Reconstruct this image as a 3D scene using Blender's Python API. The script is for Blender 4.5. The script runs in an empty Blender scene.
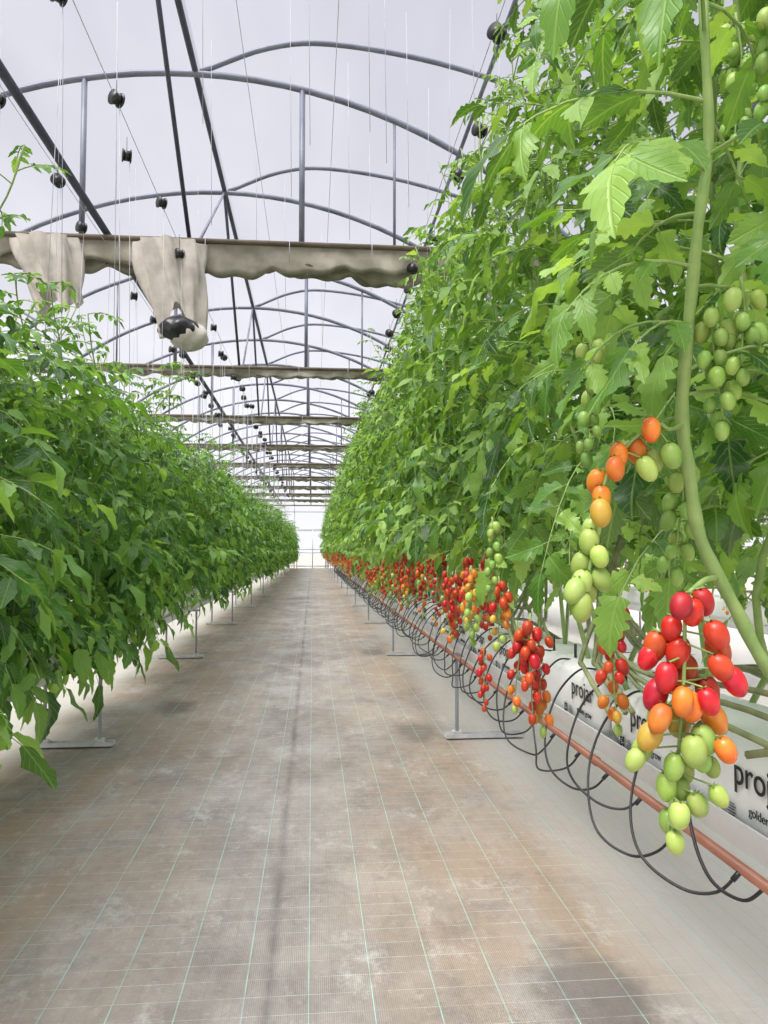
import bpy, math, random
import numpy as np
from mathutils import Vector, Matrix
R=random.Random(7)
sc=bpy.context.scene
try:
    sc.view_settings.view_transform='Standard'
    sc.view_settings.look='None'
except Exception as e: print(e)

# ------------------------------------------------------------ materials
def new_mat(name):
    m=bpy.data.materials.new(name); m.use_nodes=True
    nt=m.node_tree; b=nt.nodes['Principled BSDF']
    return m,nt,b
def N(nt,t,**k):
    n=nt.nodes.new(t)
    for a,v in k.items(): setattr(n,a,v)
    return n
def simple(name,c1,c2=None,rough=.5,scale=8,metal=0,bump=0.0,detail=4,spec=None,sss=0,coat=0,isl=False):
    m,nt,b=new_mat(name)
    c2=c2 or tuple(x*.85 for x in c1)
    tc=N(nt,'ShaderNodeTexCoord'); no=N(nt,'ShaderNodeTexNoise')
    no.inputs['Scale'].default_value=scale; no.inputs['Detail'].default_value=detail
    nt.links.new(tc.outputs['Object'],no.inputs['Vector'])
    cr=N(nt,'ShaderNodeValToRGB'); cr.color_ramp.elements[0].position=.35; cr.color_ramp.elements[1].position=.65
    cr.color_ramp.elements[0].color=(*c2,1); cr.color_ramp.elements[1].color=(*c1,1)
    nt.links.new(no.outputs['Fac'],cr.inputs['Fac']); col=cr.outputs['Color']
    b.inputs['Roughness'].default_value=rough
    if isl:   # every fruit a slightly different shade and bloom
        g=N(nt,'ShaderNodeNewGeometry'); hs=N(nt,'ShaderNodeHueSaturation')
        a=N(nt,'ShaderNodeMapRange'); a.inputs[3].default_value=.487; a.inputs[4].default_value=.516
        v=N(nt,'ShaderNodeMapRange'); v.inputs[3].default_value=1.2; v.inputs[4].default_value=.75
        rr_=N(nt,'ShaderNodeMapRange'); rr_.inputs[3].default_value=rough-.1; rr_.inputs[4].default_value=rough+.14
        mu=N(nt,'ShaderNodeMath',operation='MULTIPLY'); mu.inputs[1].default_value=7.31; fr=N(nt,'ShaderNodeMath',operation='FRACT')
        nt.links.new(g.outputs['Random Per Island'],a.inputs[0]); nt.links.new(g.outputs['Random Per Island'],mu.inputs[0]); nt.links.new(mu.outputs[0],fr.inputs[0])
        nt.links.new(fr.outputs[0],v.inputs[0]); nt.links.new(fr.outputs[0],rr_.inputs[0])
        nt.links.new(a.outputs[0],hs.inputs['Hue']); nt.links.new(v.outputs[0],hs.inputs['Value']); nt.links.new(col,hs.inputs['Color']); col=hs.outputs[0]
        nt.links.new(rr_.outputs[0],b.inputs['Roughness'])
    nt.links.new(col,b.inputs['Base Color'])
    b.inputs['Metallic'].default_value=metal
    if spec is not None: b.inputs['Specular IOR Level'].default_value=spec
    if sss:
        b.inputs['Subsurface Weight'].default_value=sss; b.inputs['Subsurface Radius'].default_value=(.01,.006,.003)
        b.inputs['Subsurface Scale'].default_value=1
    if bump:
        bp=N(nt,'ShaderNodeBump'); bp.inputs['Strength'].default_value=bump; bp.inputs['Distance'].default_value=.01
        nt.links.new(no.outputs['Fac'],bp.inputs['Height']); nt.links.new(bp.outputs['Normal'],b.inputs['Normal'])
    return m

def leaf_mat(name,cd,cm,cl,transl=.34):
    m,nt,b=new_mat(name); L=nt.links
    geo=N(nt,'ShaderNodeNewGeometry')
    cr=N(nt,'ShaderNodeValToRGB'); e=cr.color_ramp.elements
    e[0].color=(*cd,1); e[1].color=(*cl,1); x=e.new(.5); x.color=(*cm,1)
    L.new(geo.outputs['Random Per Island'],cr.inputs['Fac'])
    at=N(nt,'ShaderNodeAttribute'); at.attribute_name='luv'
    sp=N(nt,'ShaderNodeSeparateXYZ'); L.new(at.outputs['Vector'],sp.inputs[0])
    ab=N(nt,'ShaderNodeMath',operation='ABSOLUTE'); L.new(sp.outputs['Y'],ab.inputs[0])
    mr=N(nt,'ShaderNodeMapRange'); mr.inputs[1].default_value=.03; mr.inputs[2].default_value=.1; mr.inputs[3].default_value=1; mr.inputs[4].default_value=0
    L.new(ab.outputs[0],mr.inputs[0])
    a1=N(nt,'ShaderNodeMath',operation='MULTIPLY'); a1.inputs[1].default_value=-.32; L.new(ab.outputs[0],a1.inputs[0])
    a2=N(nt,'ShaderNodeMath',operation='ADD'); L.new(sp.outputs['X'],a2.inputs[0]); L.new(a1.outputs[0],a2.inputs[1])
    a3=N(nt,'ShaderNodeMath',operation='MULTIPLY'); a3.inputs[1].default_value=6.5; L.new(a2.outputs[0],a3.inputs[0])
    a4=N(nt,'ShaderNodeMath',operation='FRACT'); L.new(a3.outputs[0],a4.inputs[0])
    a5=N(nt,'ShaderNodeMath',operation='SUBTRACT'); a5.inputs[1].default_value=.5; L.new(a4.outputs[0],a5.inputs[0])
    a6=N(nt,'ShaderNodeMath',operation='ABSOLUTE'); L.new(a5.outputs[0],a6.inputs[0])
    m2=N(nt,'ShaderNodeMapRange'); m2.inputs[1].default_value=.03; m2.inputs[2].default_value=.12; m2.inputs[3].default_value=.6; m2.inputs[4].default_value=0
    L.new(a6.outputs[0],m2.inputs[0])
    mx=N(nt,'ShaderNodeMath',operation='MAXIMUM'); L.new(mr.outputs[0],mx.inputs[0]); L.new(m2.outputs[0],mx.inputs[1])
    vf=N(nt,'ShaderNodeMath',operation='MULTIPLY'); vf.inputs[1].default_value=.4; L.new(mx.outputs[0],vf.inputs[0])
    mc=N(nt,'ShaderNodeMix',data_type='RGBA'); L.new(vf.outputs[0],mc.inputs[0]); L.new(cr.outputs[0],mc.inputs[6])
    mc.inputs[7].default_value=(min(1,cl[0]*1.1),min(1,cl[1]*1.0),cl[2]*1.2,1)
    mb_=N(nt,'ShaderNodeMix',data_type='RGBA'); bf=N(nt,'ShaderNodeMath',operation='MULTIPLY'); bf.inputs[1].default_value=.35
    L.new(geo.outputs['Backfacing'],bf.inputs[0]); L.new(bf.outputs[0],mb_.inputs[0]); L.new(mc.outputs[2],mb_.inputs[6]); mb_.inputs[7].default_value=(cl[0],cl[1]*.9,cl[2]*1.5,1)
    L.new(mb_.outputs[2],b.inputs['Base Color'])
    b.inputs['Roughness'].default_value=.40; b.inputs['Specular IOR Level'].default_value=.5
    bp=N(nt,'ShaderNodeBump'); bp.inputs['Strength'].default_value=.5; bp.inputs['Distance'].default_value=.004; bp.invert=True
    L.new(mx.outputs[0],bp.inputs['Height']); L.new(bp.outputs['Normal'],b.inputs['Normal'])
    tr=N(nt,'ShaderNodeBsdfTranslucent'); hs=N(nt,'ShaderNodeHueSaturation'); hs.inputs['Value'].default_value=1.8; hs.inputs['Saturation'].default_value=1.15; hs.inputs['Hue'].default_value=.475
    L.new(mc.outputs[2],hs.inputs['Color']); L.new(hs.outputs[0],tr.inputs['Color'])
    ms=N(nt,'ShaderNodeMixShader'); ms.inputs[0].default_value=transl
    L.new(b.outputs[0],ms.inputs[1]); L.new(tr.outputs[0],ms.inputs[2])
    L.new(ms.outputs[0],nt.nodes['Material Output'].inputs['Surface'])
    return m
LEAF=leaf_mat('tomato_leaf',(.020,.080,.012),(.095,.24,.035),(.34,.55,.12))
LEAF2=leaf_mat('tomato_leaf_dense',(.019,.077,.014),(.080,.22,.036),(.28,.50,.11))
STEM=simple('tomato_stem',(.32,.43,.14),(.22,.34,.10),rough=.55,scale=30)
STEMD=simple('tomato_stem_old',(.30,.32,.16),(.19,.22,.10),rough=.7,scale=25)
T_RED=simple('tomato_red',(.64,.045,.018),(.42,.016,.010),rough=.36,scale=30,sss=.05,isl=True)
T_ORG=simple('tomato_orange',(.74,.25,.03),(.66,.11,.015),rough=.36,scale=30,sss=.05,isl=True)
T_YEL=simple('tomato_turning',(.62,.48,.07),(.62,.28,.03),rough=.36,scale=30,sss=.05,isl=True)
T_LG=simple('tomato_light_green',(.47,.58,.15),(.33,.49,.09),rough=.36,scale=26,sss=.05,isl=True)
T_GR=simple('tomato_green',(.36,.51,.12),(.23,.40,.07),rough=.36,scale=26,sss=.05,isl=True)
PM=[LEAF,STEM,T_RED,T_ORG,T_YEL,T_LG,T_GR,STEMD]
PM2=[LEAF2]+PM[1:]
GALV=simple('galvanised_steel',(.36,.37,.42),(.26,.27,.32),rough=.45,scale=3,metal=.3)
HOOP=simple('hoop_steel',(.20,.215,.27),(.13,.14,.19),rough=.5,scale=3,metal=.2)
GALVL=simple('galvanised_plate',(.70,.70,.70),(.54,.54,.55),rough=.45,scale=12,metal=.2)
DARK=simple('dark_steel',(.06,.065,.10),(.04,.045,.07),rough=.5,scale=3)
BLACK=simple('black_plastic',(.012,.012,.015),(.02,.02,.022),rough=.35)
HOSEP=simple('brown_pe_pipe',(.40,.16,.10),(.28,.11,.075),rough=.45,scale=6)
WHITE=simple('white_grow_bag_plastic',(.97,.97,.97),(.90,.91,.92),rough=.3,scale=5,bump=.3)
TRAY=simple('white_gutter_metal',(.80,.81,.82),(.68,.69,.70),rough=.4,scale=5)
INK=simple('black_ink',(.01,.01,.012),(.015,.015,.015),rough=.5)
WIRE=simple('twine_white',(.55,.55,.6),(.42,.42,.48),rough=.6)
CLOTH=simple('shade_cloth',(.40,.37,.31),(.22,.20,.16),rough=.9,scale=5,bump=.5)
CLOTHL=simple('shade_cloth_light',(.60,.55,.50),(.44,.40,.36),rough=.9,scale=7,bump=.5)
CLOTHD=simple('beam_rust_paint',(.15,.12,.085),(.09,.07,.05),rough=.8,scale=4)
def film_mat():
    m,nt,b=new_mat('polyethylene_film'); L=nt.links
    nt.nodes.remove(b)
    tc=N(nt,'ShaderNodeTexCoord'); no=N(nt,'ShaderNodeTexNoise'); no.inputs['Scale'].default_value=.9; no.inputs['Detail'].default_value=4
    mp=N(nt,'ShaderNodeMapping'); mp.inputs['Scale'].default_value=(1,.25,1); L.new(tc.outputs['Object'],mp.inputs[0]); L.new(mp.outputs[0],no.inputs['Vector'])
    mr=N(nt,'ShaderNodeMapRange'); mr.inputs[1].default_value=.35; mr.inputs[2].default_value=.65; mr.inputs[3].default_value=.05; mr.inputs[4].default_value=.10; L.new(no.outputs['Fac'],mr.inputs[0])
    t=N(nt,'ShaderNodeBsdfTransparent'); t.inputs[0].default_value=(.97,.97,.98,1)
    d=N(nt,'ShaderNodeBsdfTranslucent'); d.inputs[0].default_value=(.88,.88,.92,1)
    ms=N(nt,'ShaderNodeMixShader'); L.new(mr.outputs[0],ms.inputs[0]); L.new(t.outputs[0],ms.inputs[1]); L.new(d.outputs[0],ms.inputs[2])
    L.new(ms.outputs[0],nt.nodes['Material Output'].inputs['Surface'])
    return m
FILM=film_mat()

def floor_mat():
    m,nt,b=new_mat('woven_ground_cover'); L=nt.links
    tc=N(nt,'ShaderNodeTexCoord')
    sp=N(nt,'ShaderNodeSeparateXYZ'); L.new(tc.outputs['Object'],sp.inputs[0])
    def noise(scale,detail=5,rough=.6,vec=None,dist=0):
        n=N(nt,'ShaderNodeTexNoise'); n.inputs['Scale'].default_value=scale; n.inputs['Detail'].default_value=detail; n.inputs['Roughness'].default_value=rough
        n.inputs['Distortion'].default_value=dist
        L.new(vec or tc.outputs['Object'],n.inputs['Vector']); return n.outputs['Fac']
    def math_(op,a,b_=None,c=None):
        n=N(nt,'ShaderNodeMath',operation=op)
        for i,v in enumerate((a,b_,c)):
            if v is None: continue
            if isinstance(v,(int,float)): n.inputs[i].default_value=v
            else: L.new(v,n.inputs[i])
        return n.outputs[0]
    def mrange(v,a,b_,c,d):
        n=N(nt,'ShaderNodeMapRange'); L.new(v,n.inputs[0])
        for i,x in enumerate((a,b_,c,d)): n.inputs[i+1].default_value=x
        return n.outputs[0]
    def mix(f,c1,c2):
        n=N(nt,'ShaderNodeMix',data_type='RGBA')
        if isinstance(f,(int,float)): n.inputs[0].default_value=f
        else: L.new(f,n.inputs[0])
        for i,c in ((6,c1),(7,c2)):
            if isinstance(c,tuple): n.inputs[i].default_value=(*c,1)
            else: L.new(c,n.inputs[i])
        return n.outputs[2]
    def vmap(sx,sy,ox=0):
        mp=N(nt,'ShaderNodeMapping'); mp.inputs['Scale'].default_value=(sx,sy,1); mp.inputs['Location'].default_value=(ox,ox*1.7,0); L.new(tc.outputs['Object'],mp.inputs['Vector']); return mp.outputs[0]
    n1=noise(1.8,8,.74,vmap(1,.6))
    col=mix(mrange(n1,.38,.62,0,1),(.225,.202,.188),(.40,.372,.352))
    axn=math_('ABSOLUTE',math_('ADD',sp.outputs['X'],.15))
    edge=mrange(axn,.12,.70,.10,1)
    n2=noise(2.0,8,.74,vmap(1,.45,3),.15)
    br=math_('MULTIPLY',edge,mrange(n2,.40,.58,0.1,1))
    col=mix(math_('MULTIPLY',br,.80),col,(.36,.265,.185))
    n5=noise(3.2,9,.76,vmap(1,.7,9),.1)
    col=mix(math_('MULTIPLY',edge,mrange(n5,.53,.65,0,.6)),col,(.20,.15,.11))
    n3=noise(2.6,9,.80,vmap(1,.8,21),.1)
    col=mix(mrange(n3,.53,.65,0,.55),col,(.16,.145,.138))
    n4=noise(3.4,10,.84,vmap(1.2,.8,33))
    col=mix(mrange(n4,.54,.65,0,.6),col,(.56,.54,.52))
    n6=noise(18,6,.8)
    col=mix(mrange(n6,.58,.68,0,.4),col,(.13,.115,.105))
    n7=noise(26,6,.8,vmap(1,1,50))
    col=mix(mrange(n7,.58,.70,0,.45),col,(.58,.56,.53))
    for (sx_,sy_) in ((.64,4.7),(.70,1.9),(-.95,5.6),(.66,8.4)):
        dd=math_('SQRT',math_('ADD',math_('POWER',math_('SUBTRACT',sp.outputs['X'],sx_),2.0),math_('POWER',math_('MULTIPLY',math_('SUBTRACT',sp.outputs['Y'],sy_),.5),2.0)))
        dd=math_('ADD',dd,math_('MULTIPLY',math_('SUBTRACT',noise(6,5,.7),.5),.25))
        col=mix(mrange(dd,.08,.17,.65,0),col,(.12,.105,.095))
    out=math_('MAXIMUM',mrange(sp.outputs['X'],.80,1.10,0,.85),mrange(sp.outputs['X'],-1.75,-1.45,.8,0))
    col=mix(out,col,(.62,.59,.55))
    fx=math_('FRACT',math_('DIVIDE',math_('ADD',sp.outputs['X'],.006),.158)); fy=math_('FRACT',math_('DIVIDE',sp.outputs['Y'],.079))
    lx=math_('LESS_THAN',fx,.018); ly=math_('LESS_THAN',fy,.032)
    wn=noise(6,4,.6)
    lx=math_('MULTIPLY',lx,mrange(wn,.38,.6,.35,.9)); ly=math_('MULTIPLY',ly,mrange(wn,.40,.6,.7,.15))
    fine=math_('FRACT',math_('DIVIDE',sp.outputs['X'],.0527)); lf=math_('MULTIPLY',math_('LESS_THAN',fine,.04),.25)
    col=mix(lf,col,(.18,.165,.15))
    col=mix(ly,col,(.53,.58,.55))
    col=mix(lx,col,(.36,.60,.55))
    sm=mrange(math_('ABSOLUTE',math_('ADD',sp.outputs['X'],math_('ADD',.105,math_('MULTIPLY',math_('SUBTRACT',noise(.5,2),.5),.04)))),.003,.026,.65,0)
    sm=math_('MULTIPLY',sm,mrange(noise(3,5,.7,vmap(1,.5,5)),.40,.62,.05,1))
    col=mix(sm,col,(.11,.10,.098))
    L.new(col,b.inputs['Base Color']); b.inputs['Roughness'].default_value=.75
    wv=N(nt,'ShaderNodeTexWave'); wv.inputs['Scale'].default_value=60; L.new(tc.outputs['Object'],wv.inputs['Vector'])
    h=math_('ADD',math_('MULTIPLY',wv.outputs['Fac'],.15),math_('ADD',noise(30,4),math_('MULTIPLY',noise(4,3),2.0)))
    bp=N(nt,'ShaderNodeBump'); bp.inputs['Strength'].default_value=.4; bp.inputs['Distance'].default_value=.012
    L.new(h,bp.inputs['Height']); L.new(bp.outputs['Normal'],b.inputs['Normal'])
    return m
FLOOR=floor_mat()
SOIL=simple('outside_soil',(.5,.46,.4),(.4,.36,.3),rough=.95,scale=.6)

# ------------------------------------------------------------ mesh builder
class MB:
    def __init__(s): s.V=[];s.U=[];s.n=0;s.F=[];s.M=[]
    def add(s,v,f,m,u=None):
        v=np.asarray(v,float).reshape(-1,3); s.V.append(v)
        s.U.append(u if u is not None else np.full((len(v),3),.5))
        o=s.n
        for q in f: s.F.append(tuple(i+o for i in q))
        if isinstance(m,int): s.M+= [m]*len(f)
        else: s.M+=list(m)
        s.n+=len(v)
    def mesh(s,name,mats,smooth=True):
        me=bpy.data.meshes.new(name)
        V=np.concatenate(s.V); me.from_pydata(V.tolist(),[],s.F)
        for m in mats: me.materials.append(m)
        me.polygons.foreach_set('material_index',s.M)
        me.polygons.foreach_set('use_smooth',[smooth]*len(s.F))
        a=me.attributes.new('luv','FLOAT_VECTOR','POINT'); a.data.foreach_set('vector',np.concatenate(s.U).ravel())
        me.update(); return me
def obj(name,data,parent=None,loc=None,rot=None,scale=None):
    o=bpy.data.objects.new(name,data); sc.collection.objects.link(o)
    if parent: o.parent=parent
    if loc is not None: o.location=loc
    if rot is not None: o.rotation_euler=rot
    if scale is not None: o.scale=scale if hasattr(scale,'__len__') else (scale,)*3
    return o
def unit(v):
    v=np.asarray(v,float); return v/(np.linalg.norm(v)+1e-9)
def spline(P,k=6):
    P=[np.array(p,float) for p in P]; out=[]
    Q=[2*P[0]-P[1]]+P+[2*P[-1]-P[-2]]
    for i in range(1,len(Q)-2):
        for j in range(k):
            t=j/k
            out.append(.5*((2*Q[i])+(-Q[i-1]+Q[i+1])*t+(2*Q[i-1]-5*Q[i]+4*Q[i+1]-Q[i+2])*t*t+(-Q[i-1]+3*Q[i]-3*Q[i+1]+Q[i+2])*t**3))
    out.append(P[-1]); return out
def tube(mb,pts,r,seg=6,m=0,cap=True):
    pts=[np.asarray(p,float) for p in pts]; n=len(pts)
    if not hasattr(r,'__len__'): r=[r]*n
    V=[];ref=None
    for i,p in enumerate(pts):
        t=unit(pts[min(i+1,n-1)]-pts[max(i-1,0)])
        if ref is None:
            ref=np.array([0,0,1.]) if abs(t[2])<.9 else np.array([1.,0,0])
        a=unit(np.cross(t,ref)); b=np.cross(a,t); ref=b
        for k in range(seg):
            an=2*math.pi*k/seg; V.append(p+r[i]*(a*math.cos(an)+b*math.sin(an)))
    F=[]
    for i in range(n-1):
        for k in range(seg):
            k2=(k+1)%seg; F.append((i*seg+k,i*seg+k2,(i+1)*seg+k2,(i+1)*seg+k))
    if cap: F.append(tuple(range(seg))[::-1]); F.append(tuple((n-1)*seg+k for k in range(seg)))
    mb.add(V,F,m)
def box(mb,c,s,m=0):
    c=np.array(c,float); s=np.array(s,float)/2
    V=[c+s*np.array(k) for k in ((-1,-1,-1),(1,-1,-1),(1,1,-1),(-1,1,-1),(-1,-1,1),(1,-1,1),(1,1,1),(-1,1,1))]
    mb.add(V,[(0,3,2,1),(4,5,6,7),(0,1,5,4),(1,2,6,5),(2,3,7,6),(3,0,4,7)],m)

# ------------------------------------------------------------ leaves
def make_tmpl(hi):
    if hi:
        n=18; ss=[i/n for i in range(n+1)]; cols=[-1,-.5,0,.5,1]
        def w(i,s):
            env=math.sin(math.pi*min(1,s**.58))**.85 if 0<s<1 else 0
            lob=[-.17,.03,.13][i%3]*(1.5 if s<.5 else .9)
            return max(.02 if s<1 else 0,env*(1+lob))
    else:
        n=8; ss=[0,.1,.22,.34,.46,.58,.70,.84,1]; cols=[-1,0,1]
        ww=[.04,.60,.80,1.02,.80,.82,.50,.36,0]
        def w(i,s): return ww[i]
    X=[];Y=[];U=[]
    for i,s in enumerate(ss):
        wi=w(i,s)
        for c in cols:
            X.append(s+ (.07*abs(c) if wi>.3 and s>.15 else 0)); Y.append(c*wi); U.append((s,c*wi,0))
    C=len(cols); F=[]
    for i in range(len(ss)-1):
        for c in range(C-1):
            F.append((i*C+c,(i+1)*C+c,(i+1)*C+c+1,i*C+c+1))
    return np.array(X),np.array(Y),F,np.array(U,float)
TL=make_tmpl(False); TH=make_tmpl(True)
def leaflet(mb,p,d,nrm,L,W,rng,hi=False):
    X,Y,F,U=TH if hi else TL
    d=unit(d); s=unit(np.cross(nrm,d)); nn=np.cross(d,s)
    curl=rng.uniform(.0,.5); fold=rng.uniform(.0,.65); ph=rng.uniform(0,6); wv=rng.uniform(.02,.09)
    side=rng.uniform(-.2,.2)
    x=X*L; y=Y*W*.5+side*L*X*X*.6
    z=fold*np.abs(Y*W*.5)-curl*L*X*X+wv*L*np.sin(X*9+ph)*np.abs(Y)
    if hi: z=z-.25*W*(np.abs(Y)**2)*.5
    mb.add(np.asarray(p)+np.outer(x,d)+np.outer(y,s)+np.outer(z,nn),F,0,U)
def compound(mb,p,az,L,rng,rise=.25,droop=.8,hi=False,pairs=4,lw=1.0):
    out=np.array([math.cos(az),math.sin(az),0]); p=np.asarray(p,float)
    side=np.array([-out[1],out[0],0])*rng.uniform(-.35,.35)
    K=7; pts=[]
    for i in range(K):
        t=i/(K-1); pts.append(p+L*(out*(t-.18*droop*t*t)+side*t*t+np.array([0,0,rise*t-droop*.75*t*t])))
    tube(mb,pts,[max(.0012,.0032*(1-.7*i/K)) for i in range(K)],4 if not hi else 6,1,False)
    def at(t):
        f=t*(K-1); i=min(K-2,int(f)); return pts[i]+(pts[i+1]-pts[i])*(f-i), unit(pts[i+1]-pts[i])
    ts=[.30+.62*k/max(1,pairs-1)*.95 for k in range(pairs)]
    twist=rng.uniform(-.5,.5)
    for k,t in enumerate(ts):
        for sg in (-1,1):
            q,T=at(min(.97,t+rng.uniform(-.03,.03))); S=unit(np.cross(T,(0,0,1.)));Nn=np.cross(S,T)
            S=unit(S+Nn*twist); Nn=np.cross(S,T)
            a=rng.uniform(.7,1.3); dirn=T*math.cos(a)+sg*S*math.sin(a)+np.array([0,0,-rng.uniform(0,.55)])
            ll=L*rng.uniform(.22,.33)*lw*(1-.09*abs(k-1.5)); nr=Nn+S*rng.uniform(-.55,.55)+T*rng.uniform(-.45,.45)
            q2=q+unit(dirn)*L*.04
            if hi: tube(mb,[q,q2+unit(dirn)*.004],.0012,4,1,False)
            leaflet(mb,q2,dirn,nr,ll,ll*rng.uniform(.42,.6),rng,hi)
    for t in (.38,.56,.75):
        for sg in (-1,1):
            if rng.random()<.5:
                q,T=at(t); S=unit(np.cross(T,(0,0,1.)));Nn=np.cross(S,T)
                ll=L*rng.uniform(.07,.12); leaflet(mb,q,T*.3+sg*S,Nn,ll,ll*.6,rng,False)
    q,T=at(1.0); S=unit(np.cross(T,(0,0,1.)));Nn=np.cross(S,T)
    ll=L*rng.uniform(.28,.38)*lw; leaflet(mb,q,T+np.array([0,0,-.2]),Nn+S*rng.uniform(-.4,.4),ll,ll*rng.uniform(.45,.6),rng,hi)

def tomato(mb,c,r,axis,m,seg=12,ring=8,L=1.32,calyx=True):
    c=np.asarray(c,float); ax=unit(axis); ref=np.array([1.,0,0]) if abs(ax[0])<.8 else np.array([0,1.,0])
    a=unit(np.cross(ax,ref)); b=np.cross(ax,a)
    V=[c+ax*r*L*.95]
    for i in range(1,ring):
        th=math.pi*i/ring; z=math.cos(th)*r*L; rr=(math.sin(th)**.88)*r*(1+.07*math.cos(th))
        for k in range(seg):
            p=2*math.pi*k/seg; V.append(c+ax*z+rr*(a*math.cos(p)+b*math.sin(p)))
    V.append(c-ax*r*L*1.03)
    F=[(0,1+k,1+(k+1)%seg) for k in range(seg)]
    for i in range(ring-2):
        for k in range(seg):
            k2=(k+1)%seg; o=1+i*seg; F.append((o+k,o+seg+k,o+seg+k2,o+k2))
    e=len(V)-1; o=1+(ring-2)*seg
    F+=[(o+k,e,o+(k+1)%seg) for k in range(seg)]
    mb.add(V,F,m)
    if calyx:
        top=c+ax*r*L*.98
        for k in range(5):
            p=2*math.pi*k/5+.3; o_=a*math.cos(p)+b*math.sin(p); s_=np.cross(ax,o_)
            mb.add([top+s_*r*.12,top-s_*r*.12,top+o_*r*.45-s_*r*.14+ax*r*.02,top+o_*r*.45+s_*r*.14+ax*r*.02,top+o_*r*.85+ax*r*.12],[(0,1,2,3),(3,2,4)],1)
def ripemat(x):
    return 2 if x<.5 else 3 if x<.6 else 4 if x<.68 else 5 if x<.86 else 6
def truss(mb,top,n,L,rng,ripe=0.,r=.0155,seg=10,ring=7,lean=(0,0),calyx=True):
    top=np.array(top,float)
    pts=spline([top+np.array([lean[0]*t*t,lean[1]*t*t,-L*t]) + np.array([0.012*math.sin(5*t),0,0]) for t in (0,.3,.6,1)],4)
    tube(mb,pts,[.003-.0016*i/len(pts) for i in range(len(pts))],5,1)
    for i in range(n):
        t=.1+.9*(i+rng.uniform(-.2,.2))/n; q=pts[min(len(pts)-1,int(t*(len(pts)-1)))]
        an=i*2.4+rng.uniform(-.5,.5); o_=np.array([math.cos(an),math.sin(an),0])*rng.uniform(.7,1.5)*r*1.35
        if i==n-1: o_*=.2
        rr=r*rng.uniform(.8,1.12)*(1-.22*max(0,t-.4))
        c=q+o_+np.array([0,0,-r*1.1]); ax=np.array([-o_[0]*16,-o_[1]*16,1])
        m=ripemat(t*.85+ripe+rng.uniform(-.1,.1))
        tomato(mb,c,rr,ax,m,seg,ring,rng.uniform(1.28,1.45),calyx)
        tube(mb,[q,c+unit(ax)*rr*1.3],.0012,4,1,False)

# ------------------------------------------------------------ plant variants
def plant(seed,H,nleaf,zmin,hi=False,rad=.4,taper=.25,nst=2,mats=PM,spread=.22,vine=True,shoots=0,skirt=0):
    rng=random.Random(seed); mb=MB()
    stems=[]
    for s in range(nst):
        x0=(-.5+s)*spread if nst>1 else 0; y0=rng.uniform(-.1,.1); P=[(x0*.5,y0*.5-.05,0)]
        k=int(H/.35); Hs=H*rng.uniform(.86,1.05)
        for i in range(1,k+1): P.append((x0+rng.uniform(-.07,.07),y0+rng.uniform(-.08,.08),Hs*i/k))
        sp=spline(P,4); stems.append(sp); tube(mb,sp,[.009-.006*i/len(sp) for i in range(len(sp))],6,1)
    if vine:
        for _ in range(3):
            x=rng.uniform(-.2,.05); tube(mb,spline([(x,-.45,.03),(x-.03,-.2,.10),(x,.1,.09),(x*.5,.3,.25),(0,.35,.5)],5),.008,6,7)
    for i in range(nleaf):
        sp=stems[i%nst]; t=zmin/H+(1-zmin/H)*((i+rng.random())/nleaf); q=sp[min(len(sp)-1,int(t*(len(sp)-1)))]
        az=i*2.4+rng.uniform(-.9,.9); L=rad*rng.uniform(.6,1.22)*(1-taper*max(0,t-.5)*2)
        compound(mb,q,az,L,rng,rise=rng.uniform(-.1,.8),droop=rng.uniform(.3,1.4),hi=hi,lw=rng.uniform(.85,1.15))
    for i in range(skirt):
        sp=stems[i%nst]; q=sp[int(len(sp)*rng.uniform(.05,.25))]
        az=(0 if i%2 else math.pi)+rng.uniform(-.8,.8)
        compound(mb,q,az,rad*rng.uniform(.6,1.1),rng,rise=rng.uniform(.0,.35),droop=rng.uniform(.6,1.2),hi=hi,lw=1.05)
    for _ in range(shoots):
        sp=stems[rng.randrange(nst)]; q=sp[int(len(sp)*rng.uniform(.55,.99))]; az=rng.uniform(0,6.28); l=rng.uniform(.2,.42)
        o=np.array([math.cos(az),math.sin(az),0]); sh=spline([q,q+o*l*.4+np.array([0,0,l*.5]),q+o*l*.6+np.array([0,0,l*1.0])],4)
        tube(mb,sh,.0035,5,1)
        for j in range(5): compound(mb,sh[min(len(sh)-1,2+int(j*1.6))],az+j*2.2,rng.uniform(.12,.2),rng,rise=.5,droop=.6,hi=hi)
    return mb.mesh('plant_mesh',mats)
tall=[plant(10+i,2.85,88,.40,rad=.40,taper=.5,shoots=3) for i in range(6)]
tallhi=[plant(30+i,2.85,80,.52,hi=True,rad=.37,taper=.35,shoots=3) for i in range(2)]
short=[plant(50+i,1.5,68,.07,rad=.37,taper=.2,mats=PM2,spread=.32,vine=False,shoots=6,skirt=[9,5,7,9,6,7][i]) for i in range(6)]
shortn=[plant(70+i,1.5,70,.02,rad=.38,taper=.2,mats=PM2,spread=.34,vine=False,shoots=6,skirt=18) for i in range(3)]
trs=[]
for i in range(9):
    mb=MB(); rng=random.Random(90+i)
    truss(mb,(0,0,0),rng.randint(11,18),rng.uniform(.2,.32),rng,ripe=[-.35,-.15,.2,-.1,.35,-.2,.05,-.3,.15][i],r=.0135,calyx=False); trs.append(mb.mesh('truss_mesh',PM))
gtr=[]
for i in range(3):
    mb=MB(); rng=random.Random(190+i); truss(mb,(0,0,0),11+i*3,.16+.05*i,rng,ripe=.7,r=.0125); gtr.append(mb.mesh('green_truss_mesh',PM))

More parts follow.
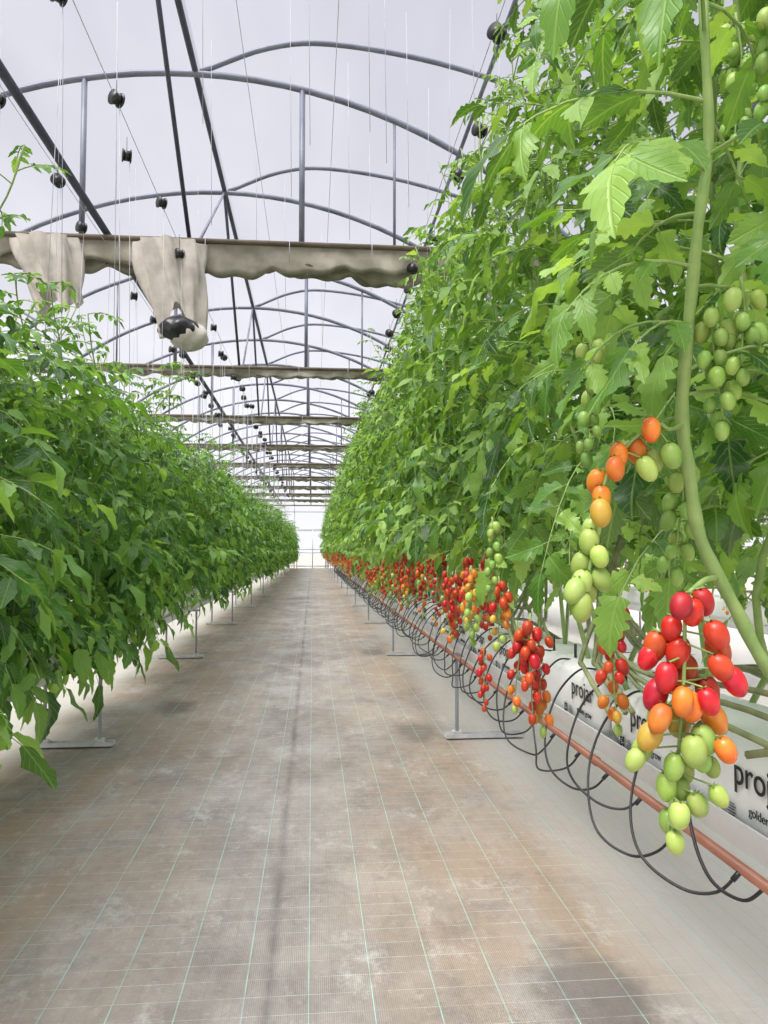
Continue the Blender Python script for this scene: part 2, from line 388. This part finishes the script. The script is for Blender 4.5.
GZ=.50
def row(x,y0,y1,step,meshes,zb,name,hi_until=-1,him=None,tr=None,face=-1):
    e=obj(name,None); y=y0
    while y<y1:
        near=y<hi_until
        me=R.choice(him if near else meshes)
        s=R.uniform(.92,1.06)
        obj('plant',me,e,(x+R.uniform(-.06,.06),y,zb+(R.uniform(-.02,.02))),(0,0,R.uniform(-.6,.6)+ (math.pi if R.random()<.5 else 0)),(R.uniform(.9,1.1),1,s))
        y+=step*R.uniform(.85,1.15)
    if tr:
        y=tr[0]
        while y<y1:
            obj('tomato_truss',R.choice(trs),e,(x+face*R.uniform(.16,.40),y,R.uniform(tr[1],tr[2])),(0,0,R.uniform(0,6)),R.uniform(.85,1.1))
            y+=tr[3]*R.uniform(.3,1.7)
    return e
YEND=49.5
rr=row(1.02,1.0,YEND-.8,.40,tall,.70,'tomato_plant_row',hi_until=2.7,him=tallhi,tr=(3.3,.88,1.12,.125))
rl=row(-1.36,.6,YEND-.8,.38,short,.70,'tomato_plant_row',hi_until=5.3,him=shortn)
row(-3.75,2,YEND-.8,.6,short,.78,'tomato_plant_row')
row(3.4,1.5,YEND-.8,.6,tall,.70,'tomato_plant_row',tr=(1.6,.9,1.1,.4))

# ------------------------------------------------------------ foreground vine
fv=obj('tomato_plant',None)
mb=MB(); rng=random.Random(5)
ST=spline([(.58,1.06,2.35),(.578,1.061,1.92),(.590,1.076,1.72),(.570,1.076,1.58),(.556,1.089,1.41),(.550,1.097,1.30),(.562,1.10,1.21),(.577,1.10,1.117),(.63,1.10,1.012),(.679,1.10,.923),(.80,1.12,.80),(.95,1.16,.70)],6)
tube(mb,ST,[(.006+.004*min(1,i/30))*(1+.10*math.sin(i*1.3)) for i in range(len(ST))],10,1)
for (a,b_,c_) in (((.60,1.10,1.06),(.54,1.02,1.06),(.500,.985,1.045)),):
    tube(mb,spline([a,b_,c_],5),.004,8,1)
for k in range(3):
    tube(mb,spline([(.80+.05*k,1.0,.75+.02*k),(.78+.04*k,1.4,.77+.03*k),(.82,1.9,.76+.02*k),(.9,2.3,.9),(.95,2.5,1.2)],6),.0065,8,7)
for i,(z,az,L) in enumerate([(2.0,3.4,.34),(1.95,2.2,.30),(1.86,4.2,.32),(1.78,2.8,.34),(1.70,5.2,.3),(1.66,3.6,.30),(1.60,1.9,.30),(1.53,3.1,.24),(1.50,.6,.3),(1.43,3.0,.20),(1.37,5.7,.28),(1.33,.2,.3),(1.30,1.6,.24),(1.9,.4,.3),(1.75,.9,.3)]):
    q=min(ST,key=lambda p:abs(p[2]-z)); compound(mb,q,az,L,rng,rise=rng.uniform(.15,.5),droop=rng.uniform(.6,1.1),hi=True,pairs=3,lw=1.15)
q=min(ST,key=lambda p:abs(p[2]-1.43)); compound(mb,q,3.75,.15,rng,rise=.15,droop=.7,hi=True,pairs=2,lw=2.2)
obj('vine',mb.mesh('vine',PM),fv)
# ripening truss; offsets across / down from its top in 1.2 mm units, last number = ripeness material
mb=MB()
H=[(-18,-5,2),(22,-3,2),(0,-12,2),(-27,-50,2),(20,-34,2),(-7,-55,2),(-30,-78,2),(-4,-84,2),(24,-66,2),(-33,-99,2),(-4,-107,3),(31,-97,2),(-43,-117,3),(32,-124,3),(-49,-137,4),(-25,-125,5),(27,-148,3),(-49,-155,5),(-64,-161,5),(-2,-129,4),(-7,-149,5),(26,-172,5),(-22,-168,6),(0,-178,5),(22,-195,5),(-24,-192,5),(2,-206,5),(16,-213,6),(-21,-214,5),(-8,-194,6),(-22,-243,5),(-19,-229,6),(38,-80,2),(38,-52,2),(8,-160,6),(-35,-62,2),(10,-100,2),(-14,-30,2),(10,-140,5),(8,-75,2),(-18,-100,3),(-12,-222,5)]
ped=spline([(.500,.985,1.045),(.488,.975,1.02),(.484,.975,.93),(.474,.975,.83),(.458,.975,.735)],6)
tube(mb,ped,.0028,6,1)
for i,(u,v,m) in enumerate(H):
    dy=[-.026,.012,-.012,.026][i%4]*(1 if v>-160 else .7)
    c=np.array([.490+u*.00118,.972+dy-u*.00011,1.036+v*.00127])
    q=min(ped,key=lambda p:abs(p[2]-c[2]-.02)); ax=unit(np.array([(q-c)[0]*.6+rng.uniform(-.01,.01),(q-c)[1]*.5,.06]))
    r=.0150 if v>-160 else .0126
    tomato(mb,c,r*rng.uniform(.86,1.08),ax,m,20,14,rng.uniform(1.28,1.46))
    tube(mb,[q,c+ax*r*1.25],.0014,5,1,False)
obj('ripening_truss',mb.mesh('t1',PM),fv)
# second truss, 1.41 mm units from its shoulder
mb=MB(); A=np.array([.433,1.049,1.236])
def Q(u,v,dy=0): return A+np.array([u*.00141,dy-u*.00013,v*.00141])
G=[(28,24,3),(21,5,3),(-1,0,3),(-8,-15,3),(-20,-26,3),(-19,-43,3),(-23,-59,4),(-26,-75,5),(-32,-87,5),(-25,-102,5),(-37,-110,5),(-40,-129,5),(-43,-152,5),(-31,-138,5),(-20,-125,5),(-50,-136,5),(38,-5,5),(27,-14,5),(48,-2,6)]
ped=spline([Q(42,31),Q(14,16),Q(-12,-18),Q(-22,-62),Q(-30,-104),Q(-36,-140)],5)
tube(mb,spline([(.554,1.097,1.29),Q(54,27,.01),Q(42,31)],4),.003,6,1); tube(mb,ped,.0026,6,1)
for i,(u,v,m) in enumerate(G):
    c=Q(u,v,[-.012,.014,0][i%3]); q=min(ped,key=lambda p:np.linalg.norm(p-c)); ax=unit((q-c)*.7+np.array([0,0,.03]))
    tomato(mb,c,.0138*rng.uniform(.9,1.08),ax,m,20,14,rng.uniform(1.28,1.46)); tube(mb,[q,c+ax*.018],.0014,5,1,False)
obj('turning_truss',mb.mesh('t2',PM),fv)
for (x,y,z,k) in ((.62,1.05,1.50,0),(.60,1.08,1.47,1),(.58,1.18,1.25,1),(.50,1.35,1.50,2),(.70,1.08,1.95,1),(.74,1.25,2.05,2),(.52,2.2,1.2,2)):
    obj('green_truss',gtr[k],fv,(x,y,z),(0,0,R.uniform(0,6)),.95)
for (x,y,z,k,s) in ((.56,1.95,.94,0,1.),(.60,2.0,.92,3,1.),(.53,1.98,.92,1,.9),(.60,2.45,1.02,6,1.),(.55,2.65,1.05,4,1.),(.55,2.45,.80,0,.75),(.60,2.9,1.04,2,1.),(.66,3.0,1.05,7,1.),(.55,3.1,1.04,5,1.),(.60,3.2,1.02,0,1.),(.66,1.65,1.0,3,1.),(.58,2.8,1.02,8,1.)):
    obj('tomato_truss',trs[k],rr,(x,y,z),(0,0,R.uniform(0,6)),s)

# ------------------------------------------------------------ gutters, grow bags, pipes, hoses
def gutter(x,legs,face,name,hoses=True,text=True):
    e=obj(name,None)
    mb=MB(); w=.30
    yA,yB=.2,YEND-.6
    prof=[(-w/2-.01,.06),(-w/2,.0),(w/2,.0),(w/2+.01,.06),(w/2+.004,.06),(w/2-.006,.006),(-w/2+.006,.006),(-w/2-.004,.06)]
    V=[];F=[]
    for yy in (yA,yB):
        for a,b_ in prof: V.append((x+a,yy,GZ+b_))
    n=len(prof)
    for i in range(n): F.append((i,(i+1)%n,n+(i+1)%n,n+i))
    F.append(tuple(range(n))[::-1]); F.append(tuple(range(n,2*n)))
    mb.add(V,F,0); obj('tray',mb.mesh('tray',[TRAY],False),e)
    mb=MB(); y=yA+.02; ys=[]
    while y<yB-1:
        Lb=.99; K=14; S=12
        V=[];F=[]
        for i in range(K+1):
            t=i/K; en=min(1,min(t,1-t)*9+.55)
            for k in range(S):
                an=2*math.pi*(k+.5)/S; ca,sa=math.cos(an),math.sin(an)
                px=math.copysign(abs(ca)**.35,ca)*w*.5*.93*(.96+.04*en); pz=math.copysign(abs(sa)**.4,sa)*.105*en*(1+.05*math.sin(t*11+y))
                V.append((x+px,y+t*Lb,GZ+.115+pz))
        for i in range(K):
            for k in range(S): F.append((i*S+k,i*S+(k+1)%S,(i+1)*S+(k+1)%S,(i+1)*S+k))
        F.append(tuple(range(S))); F.append(tuple(K*S+k for k in range(S))[::-1])
        mb.add(V,F,0); ys.append(y); y+=1.0
    obj('grow_bags',mb.mesh('bags',[WHITE]),e)
    px=x+face*(w/2+.035)
    mb=MB(); tube(mb,[(px,yA,GZ-.01),(px,yB,GZ-.01)],.0115,10,0)
    yy=yA
    while yy<20: tube(mb,[(px,yy,GZ-.01),(px,yy+.03,GZ-.01)],.0145,10,0); yy+=.5
    if hoses: obj('supply_pipe',mb.mesh('pipe',[HOSEP]),e)
    mb=MB()
    for yy in [4.52+3.6*i for i in range(-1,13)]:
        for lx in legs: tube(mb,[(lx,yy,.01),(lx,yy,GZ+.0)],.011,8,0)
        c=x; box(mb,(c,yy,.012),(.46,.07,.006),1); box(mb,(c,yy-.035,.02),(.46,.006,.022),1); box(mb,(c,yy+.035,.02),(.46,.006,.022),1)
        for lx in legs: box(mb,(lx,yy,.03),(.05,.05,.03),1)
        box(mb,(c,yy,GZ-.012),(w+.06,.03,.02),0)
    obj('stands',mb.mesh('stands',[GALV,GALVL],False),e)
    if hoses:
        mb=MB(); y=1.62
        while y<26:
            a=R.uniform(-.02,.03); o=R.uniform(-.01,.035); dz=R.uniform(-.03,.03)
            P=[(x+face*.08,y+.17,GZ+.215),(x+face*.15,y+.16,GZ+.215),(x+face*(.23+o*.5),y+.11,GZ+.15),(x+face*(.285+o),y+.03,GZ+.05),(x+face*(.30+o),y-.05,GZ-.03+dz),(x+face*(.275+a),y-.12,GZ-.07+dz),(x+face*.23,y-.165,GZ-.06+dz*.5),(px,y-.18,GZ-.01)]
            tube(mb,spline(P,8),.0033,6,0)
            tube(mb,[(px,y-.18,GZ-.01),(px+face*.022,y-.182,GZ-.03)],.0055,6,0)
            if y<8: tube(mb,[(x+face*.08,y+.17,GZ+.21),(x+face*.08,y+.17,GZ+.27)],.005,6,0)
            y+=.20*R.uniform(.7,1.3)
        tube(mb,spline([(x-.08,1.75,GZ+.215),(x-.17,1.66,GZ+.19),(x-.23,1.56,GZ+.06),(x-.24,1.47,GZ-.03),(x-.21,1.40,GZ-.05),(px,1.36,GZ-.01)],8),.0036,6,0)
        obj('drip_hoses',mb.mesh('hoses',[BLACK]),e)
    if text:
        cu=bpy.data.curves.new('t','FONT'); cu.body='projar'; cu.size=.080; cu.extrude=.0006; cu.align_x='CENTER'; cu.offset=.0002
        to=bpy.data.objects.new('tmp',cu); sc.collection.objects.link(to); bpy.context.view_layer.update()
        tm=bpy.data.meshes.new_from_object(to); tm.materials.clear(); tm.materials.append(INK)
        cu.body='golden grow'; cu.size=.026; cu.offset=0; bpy.context.view_layer.update(); tm2=bpy.data.meshes.new_from_object(to); tm2.materials.clear(); tm2.materials.append(INK)
        bpy.data.objects.remove(to)
        q=MB(); rq=random.Random(3)
        for i in range(11):
            for j in range(11):
                c=(i<3 and j<3) or (i>7 and j>7) or (i<3 and j>7)
                if c or rq.random()<.5: box(q,(i*.0026,j*.0026,0),(.0026,.0026,.001),0)
        for k in range(5): box(q,(.06,.006*k,0),(.03 if k%2 else .022,.002,.001),0)
        qm=q.mesh('qr',[INK],False)
        fx=x+face*(w*.5*.93+.0035)
        M3=Matrix(((0,0,-1),(-1,0,0),(0,1,0))).to_4x4()
        for yy in ys[:14]:
            for off in (.22,.74):
                for me,dy,dz in ((tm,0,.125),(tm2,-.02,.075),(qm,.17,.055)):
                    o=obj('bag_print',me,e); o.matrix_local=Matrix.Translation((fx,yy+off+dy,GZ+dz))@M3
    return e
gutter(1.01,[.85],-1,'grow_gutter')
gutter(-1.34,[-1.19,-1.49],1,'grow_gutter',hoses=False,text=False)
gutter(-3.75,[-3.6,-3.9],1,'grow_gutter',hoses=False,text=False)
gutter(3.4,[3.25,3.55],-1,'grow_gutter',hoses=False,text=False)

# ------------------------------------------------------------ greenhouse structure
RX=-1.16; RZ=5.74; HS=4.0; R0=5.35; EZ=RZ-(R0-math.sqrt(R0*R0-HS*HS))
def az_(dx): return RZ-(R0-math.sqrt(R0*R0-dx*dx))
beams=[2.4,7.4,12.4,16.9,21.4,25.9,30.4,34.9,39.4,43.9,49.3]
hoops=[]
for a,b_ in zip(beams,beams[1:]): hoops+= [a,(a+b_)/2]
hoops.append(beams[-1])
frame=obj('greenhouse_frame',None)
for si,cx in enumerate((RX-2*HS,RX,RX+2*HS)):
    mb=MB()
    for y in hoops:
        pts=[(cx+HS*(-1+2*i/28),y,az_(HS*(-1+2*i/28))) for i in range(29)]
        tube(mb,pts,.032,8,0)
        vp=spline([(cx+.05,y,RZ+.02),(cx+.7,y,RZ+.30),(cx+1.33,y,RZ+.38),(cx+2.4,y,RZ+.25),(cx+3.45,y,RZ-.05),(cx+4.1,y,RZ-.4)],5)
        tube(mb,vp,.027,8,0)
    obj('hoops',mb.mesh('hoops',[HOOP]),frame)
    mb=MB()
    for bi,y in enumerate(beams):
        box(mb,(cx,y,4.0),(2*HS,.06,.07),1)
        for dx in (-1.04,1.04): tube(mb,[(cx+dx,y,4.0),(cx+dx,y,az_(dx))],.028,8,0)
        for dx in (-1.95,1.95): tube(mb,[(cx+dx,y,4.0),(cx+dx,y,az_(dx))],.014,8,0)
        for dx in (-1,1):
            tube(mb,[(cx+dx*HS,y,0),(cx+dx*HS,y,EZ+.05)],.04,8,0)
        if bi>0: tube(mb,[(cx-.02,y,4.0),(cx,(y+beams[bi-1])/2,RZ)],.020,8,2)
        if bi<len(beams)-1: tube(mb,[(cx+.02,y,4.0),(cx,(y+beams[bi+1])/2,RZ)],.016,8,0)
        if 0<bi<len(beams)-1:
            tube(mb,[(cx+2.2,y,4.0),(cx+HS,y+.0,EZ+.3)],.02,8,0)
    obj('trusses',mb.mesh('trusses',[HOOP,CLOTHD,DARK],True),frame)
    mb=MB(); tube(mb,[(cx,.2,RZ+.03),(cx,YEND-.2,RZ+.03)],.030,8,1)
    tube(mb,[(cx-.79,.2,4.10),(cx-.79,YEND-.2,4.10)],.034,8,1)
    tube(mb,[(cx+HS,.2,EZ),(cx+HS,YEND-.2,EZ)],.06,8,0)
    tube(mb,[(cx+2.6,.2,az_(2.6)),(cx+2.6,YEND-.2,az_(2.6))],.02,8,0)
    tube(mb,[(cx-HS,.2,EZ),(cx-HS,YEND-.2,EZ)],.06,8,0)
    obj('purlins',mb.mesh('purlins',[HOOP,DARK]),frame)
ceil=obj('ceiling',None)
for cx in (RX-2*HS,RX,RX+2*HS):
    mb=MB()
    pl=[(cx-HS+HS*i/14,az_(-HS+HS*i/14)+.04) for i in range(15)]
    pv=[(p[0],p[2]) for p in spline([(cx+.05,0,RZ+.06),(cx+.7,0,RZ+.34),(cx+1.33,0,RZ+.42),(cx+2.4,0,RZ+.29),(cx+3.45,0,RZ-.01),(cx+4.0,0,RZ-.33)],5)]
    for pr in (pl,pv):
        V=[(a,0.0,b_) for a,b_ in pr]+[(a,YEND,b_) for a,b_ in pr]; n=len(pr)
        mb.add(V,[(i,i+1,n+i+1,n+i) for i in range(n-1)],0)
    obj('roof_film',mb.mesh('film',[FILM]),ceil)
mb=MB(); xs0,xs1=RX-3*HS,RX+3*HS
mb.add([(xs0,YEND+.05,0),(xs1,YEND+.05,0),(xs1,YEND+.05,4.1),(xs0,YEND+.05,4.1)],[(0,1,2,3)],0)
for x in np.arange(xs0,xs1+.1,2.0): tube(mb,[(x,YEND,0),(x,YEND,4.1)],.03,6,1)
for z in (.15,1.2,2.4,3.6): tube(mb,[(xs0,YEND,z),(xs1,YEND,z)],.025,6,1)
obj('wall_far',mb.mesh('wall_far',[FILM,GALV]))
for nm,xx in (('wall_left',xs0),('wall_right',xs1)):
    mb=MB(); mb.add([(xx,0,0),(xx,YEND,0),(xx,YEND,4.2),(xx,0,4.2)],[(0,1,2,3)],0)
    for z in (.6,1.8,3.0): tube(mb,[(xx,0,z),(xx,YEND,z)],.025,6,1)
    obj(nm,mb.mesh(nm,[FILM,GALV]))
mb=MB(); dx0,dx1,dz=-1.0,1.0,2.5; yy=YEND-.1
for a,b_ in (((dx0,0),(dx0,dz)),((dx1,0),(dx1,dz)),((dx0,dz),(dx1,dz)),((0,0),(0,dz)),((dx0,1.0),(dx1,1.0)),((dx0,.12),(dx1,.12))):
    tube(mb,[(a[0],yy,a[1]),(b_[0],yy,b_[1])],.035,6,0)
mb.add([(dx0,yy+.02,.12),(dx1,yy+.02,.12),(dx1,yy+.02,1.0),(dx0,yy+.02,1.0)],[(0,1,2,3)],1)
obj('door_1',mb.mesh('door',[GALVL,FILM]))

mb=MB(); mb.add([(xs0,-3,0),(xs1,-3,0),(xs1,YEND+.1,0),(xs0,YEND+.1,0)],[(0,1,2,3)],0); obj('floor',mb.mesh('floor',[FLOOR],False))
mb=MB(); mb.add([(-150,-60,-.02),(150,-60,-.02),(150,250,-.02),(-150,250,-.02)],[(0,1,2,3)],0); obj('ground_outside',mb.mesh('g',[SOIL],False))

# ------------------------------------------------------------ gathered curtains on beams
def curtain(y,x0,x1,size):
    mb=MB(); n=int((x1-x0)/.025); V=[];F=[]
    rg=random.Random(int(y*10)); ph=[rg.uniform(0,6) for _ in range(8)]
    folds=4; S=folds*6+1
    for i in range(n+1):
        x=x0+(x1-x0)*i/n
        swag=abs(math.sin(math.pi*x/.78+ph[0]+.4*math.sin(x*1.3)))**.7
        for k in range(S):
            f=k/(S-1)*folds; fr=f-math.floor(f); fi=int(f)
            dep=.5-.5*math.cos(2*math.pi*fr)
            base=size*(.13+.06*math.sin(fi*2.1+ph[1])+.03*math.sin(x*1.7+fi+ph[2])+.02*math.sin(x*.9+1)+.06*swag*(1 if fi%2 else .5)-.015*fi)
            yy=y-.10+.17*k/(S-1)+.022*math.sin(x*11+fi*2+ph[3])*dep+.03*math.sin(x*3.1+fi+ph[4])*dep
            V.append((x,yy,3.985-dep*base+.02*math.sin(x*19+fi*1.7+ph[5])*dep))
    for i in range(n):
        for k in range(S-1): F.append((i*S+k,(i+1)*S+k,(i+1)*S+k+1,i*S+k+1))
    mb.add(V,F,0)
    tube(mb,[(x0,y-.11,4.0),(x1,y-.11,4.0)],.026,8,2)
    for x in np.arange(x0+.2,x1,.78):
        tube(mb,[(x,y-.14,4.03),(x,y-.145,3.9),(x,y-.05,3.80)],.003,4,1)
    return obj('shade_curtain',mb.mesh('curtain',[CLOTH,WIRE,CLOTHD]))
for i,y in enumerate(beams[:-1]):
    curtain(y-.10,RX-HS+.05,RX+HS-.05,1.55 if i<2 else .6)
def sack(x,y,h,w,seed,bundle):
    mb=MB(); S=64; K=30; V=[];F=[]; rg=random.Random(seed); ph=rg.uniform(0,6)
    for i in range(K+1):
        t=i/K
        wide=w*(1.0-.30*t+.06*math.sin(t*5))
        for k in range(S):
            an=2*math.pi*k/S
            f=1+.16*math.sin(an*8+ph+t*1.5)+.10*math.sin(an*15-t*4)+.06*math.sin(an*3-t*5)
            hh=h*(1+.16*math.sin(an*2+ph)+.07*math.sin(an*5+1))
            V.append((x+math.cos(an)*wide*.5*f+.22*t*w,y+math.sin(an)*wide*.26*f,3.94-hh*t+.03*math.sin(an*3+ph)*t))
    for i in range(K):
        for k in range(S): F.append((i*S+k,i*S+(k+1)%S,(i+1)*S+(k+1)%S,(i+1)*S+k))
    mb.add(V,F,0)
    if bundle:
        def blob(c,r,sc_,m,wob):
            V=[];F=[];A_=36;B_=20
            for i in range(B_+1):
                th=math.pi*i/B_
                for k in range(A_):
                    p=2*math.pi*k/A_; q=r*(1+wob*math.sin(p*6+th*3)+wob*.6*math.sin(p*11-th*5))
                    V.append((c[0]+q*sc_[0]*math.sin(th)*math.cos(p),c[1]+q*sc_[1]*math.sin(th)*math.sin(p),c[2]+r*sc_[2]*math.cos(th)*(1+wob*math.sin(p*4))))
            for i in range(B_):
                for k in range(A_): F.append((i*A_+k,(i+1)*A_+k,(i+1)*A_+(k+1)%A_,i*A_+(k+1)%A_))
            mb.add(V,F,m)
        bx=x+.24*w
        blob((bx+.06,y-.03,3.94-h*1.15),.16,(1.05,.85,.85),0,.07)
        blob((bx-.02,y-.06,3.94-h*1.08),.155,(1.15,.95,.72),1,.06)
    return obj('hanging_cloth_bundle',mb.mesh('sack',[CLOTHL,BLACK]))
sack(-1.33,7.12,.76,.56,4,True); sack(-2.42,7.12,.58,.54,9,False)

# ------------------------------------------------------------ crop wires, twine and bobbins
mbw=MB()
for x in (-1.25,-1.92,.98,1.3,-3.75,3.4): tube(mbw,[(x,.2,3.95),(x,YEND-.2,3.95)],.003,4,0)
for x in (.15,-.5): tube(mbw,[(x,.2,4.6),(x,YEND-.2,4.6)],.0025,4,0)
mb=MB()
for xb,ztop in ((-1.25,1.9),(-1.92,1.9),(1.0,3.2),(-3.75,2.0)):
    y=3.9
    while y<40:
        x=xb+R.uniform(-.06,.06); z=3.88+R.uniform(-.12,.06)
        tube(mb,[(x,y,3.97),(x,y,z+.04)],.002,4,0)
        r=.046; ca=R.uniform(.3,1.4); dx,dy=math.cos(ca),math.sin(ca)
        for s0,s1,rad in ((-.030,-.022,r),(-.022,.022,r*.78),(.022,.030,r)):
            tube(mb,[(x+s0*dx,y+s0*dy,z),(x+s1*dx,y+s1*dy,z)],rad,14,0)
        tube(mbw,[(x+.02,y,z-.03),(x+R.uniform(-.06,.06),y+R.uniform(-.05,.05),ztop)],.0018 if y<12 else .003,4,0)
        if R.random()<.5: tube(mbw,[(x-.03,y+.1,5.2),(x+R.uniform(-.05,.05),y+.12,ztop)],.0018,4,0)
        y+=R.uniform(.5,1.0)
for x,y in ((-.2,6.),(-.75,5.),(.3,6.8),(.5,5.4),(-.35,9),(-1.6,6.2),(.1,10.5),(-.05,5.2),(.75,6.1),(-.9,6.6),(.6,8.2),(-.6,7.8),(.35,5.0)):
    tube(mbw,[(x,y,5.55),(x+.02,y,3.9)],.002,4,0)
obj('twine_bobbins',mb.mesh('bobbins',[BLACK])); obj('crop_support_wires',mbw.mesh('wires',[WIRE]))

# ------------------------------------------------------------ sky and sun
w=bpy.data.worlds.new('World'); sc.world=w; w.use_nodes=True; nt=w.node_tree; L=nt.links
bg=nt.nodes['Background']; tc=N(nt,'ShaderNodeTexCoord'); sp=N(nt,'ShaderNodeSeparateXYZ'); L.new(tc.outputs['Generated'],sp.inputs[0])
cr=N(nt,'ShaderNodeValToRGB'); e=cr.color_ramp.elements
e[0].position=0; e[0].color=(1.02,1.03,1.05,1); e[1].position=1; e[1].color=(3.1,3.1,3.2,1)
for p,c in ((.12,(.96,.97,1.01)),(.3,(.72,.72,.79)),(.62,(.57,.575,.66)),(.75,(2.1,2.1,2.2))):
    x=e.new(p); x.color=(*c,1)
L.new(sp.outputs['Z'],cr.inputs['Fac']); L.new(cr.outputs[0],bg.inputs[0]); bg.inputs[1].default_value=1.0
sl=bpy.data.lights.new('sun','SUN'); sl.energy=3.9; sl.angle=math.radians(30); sl.color=(1,.97,.91)
so=obj('sun',sl)
so.rotation_euler=Vector((.40,.42,-1)).to_track_quat('-Z','Y').to_euler()

cd=bpy.data.cameras.new('camera'); cd.sensor_width=36; cd.lens=27.04; cd.clip_start=.05; cd.clip_end=500
co=obj('camera',cd,loc=(0,0,1.1)); th=math.radians(5.3); ph=math.radians(2.9)
co.rotation_euler=(math.pi/2+ph,0,-th)
sc.camera=co
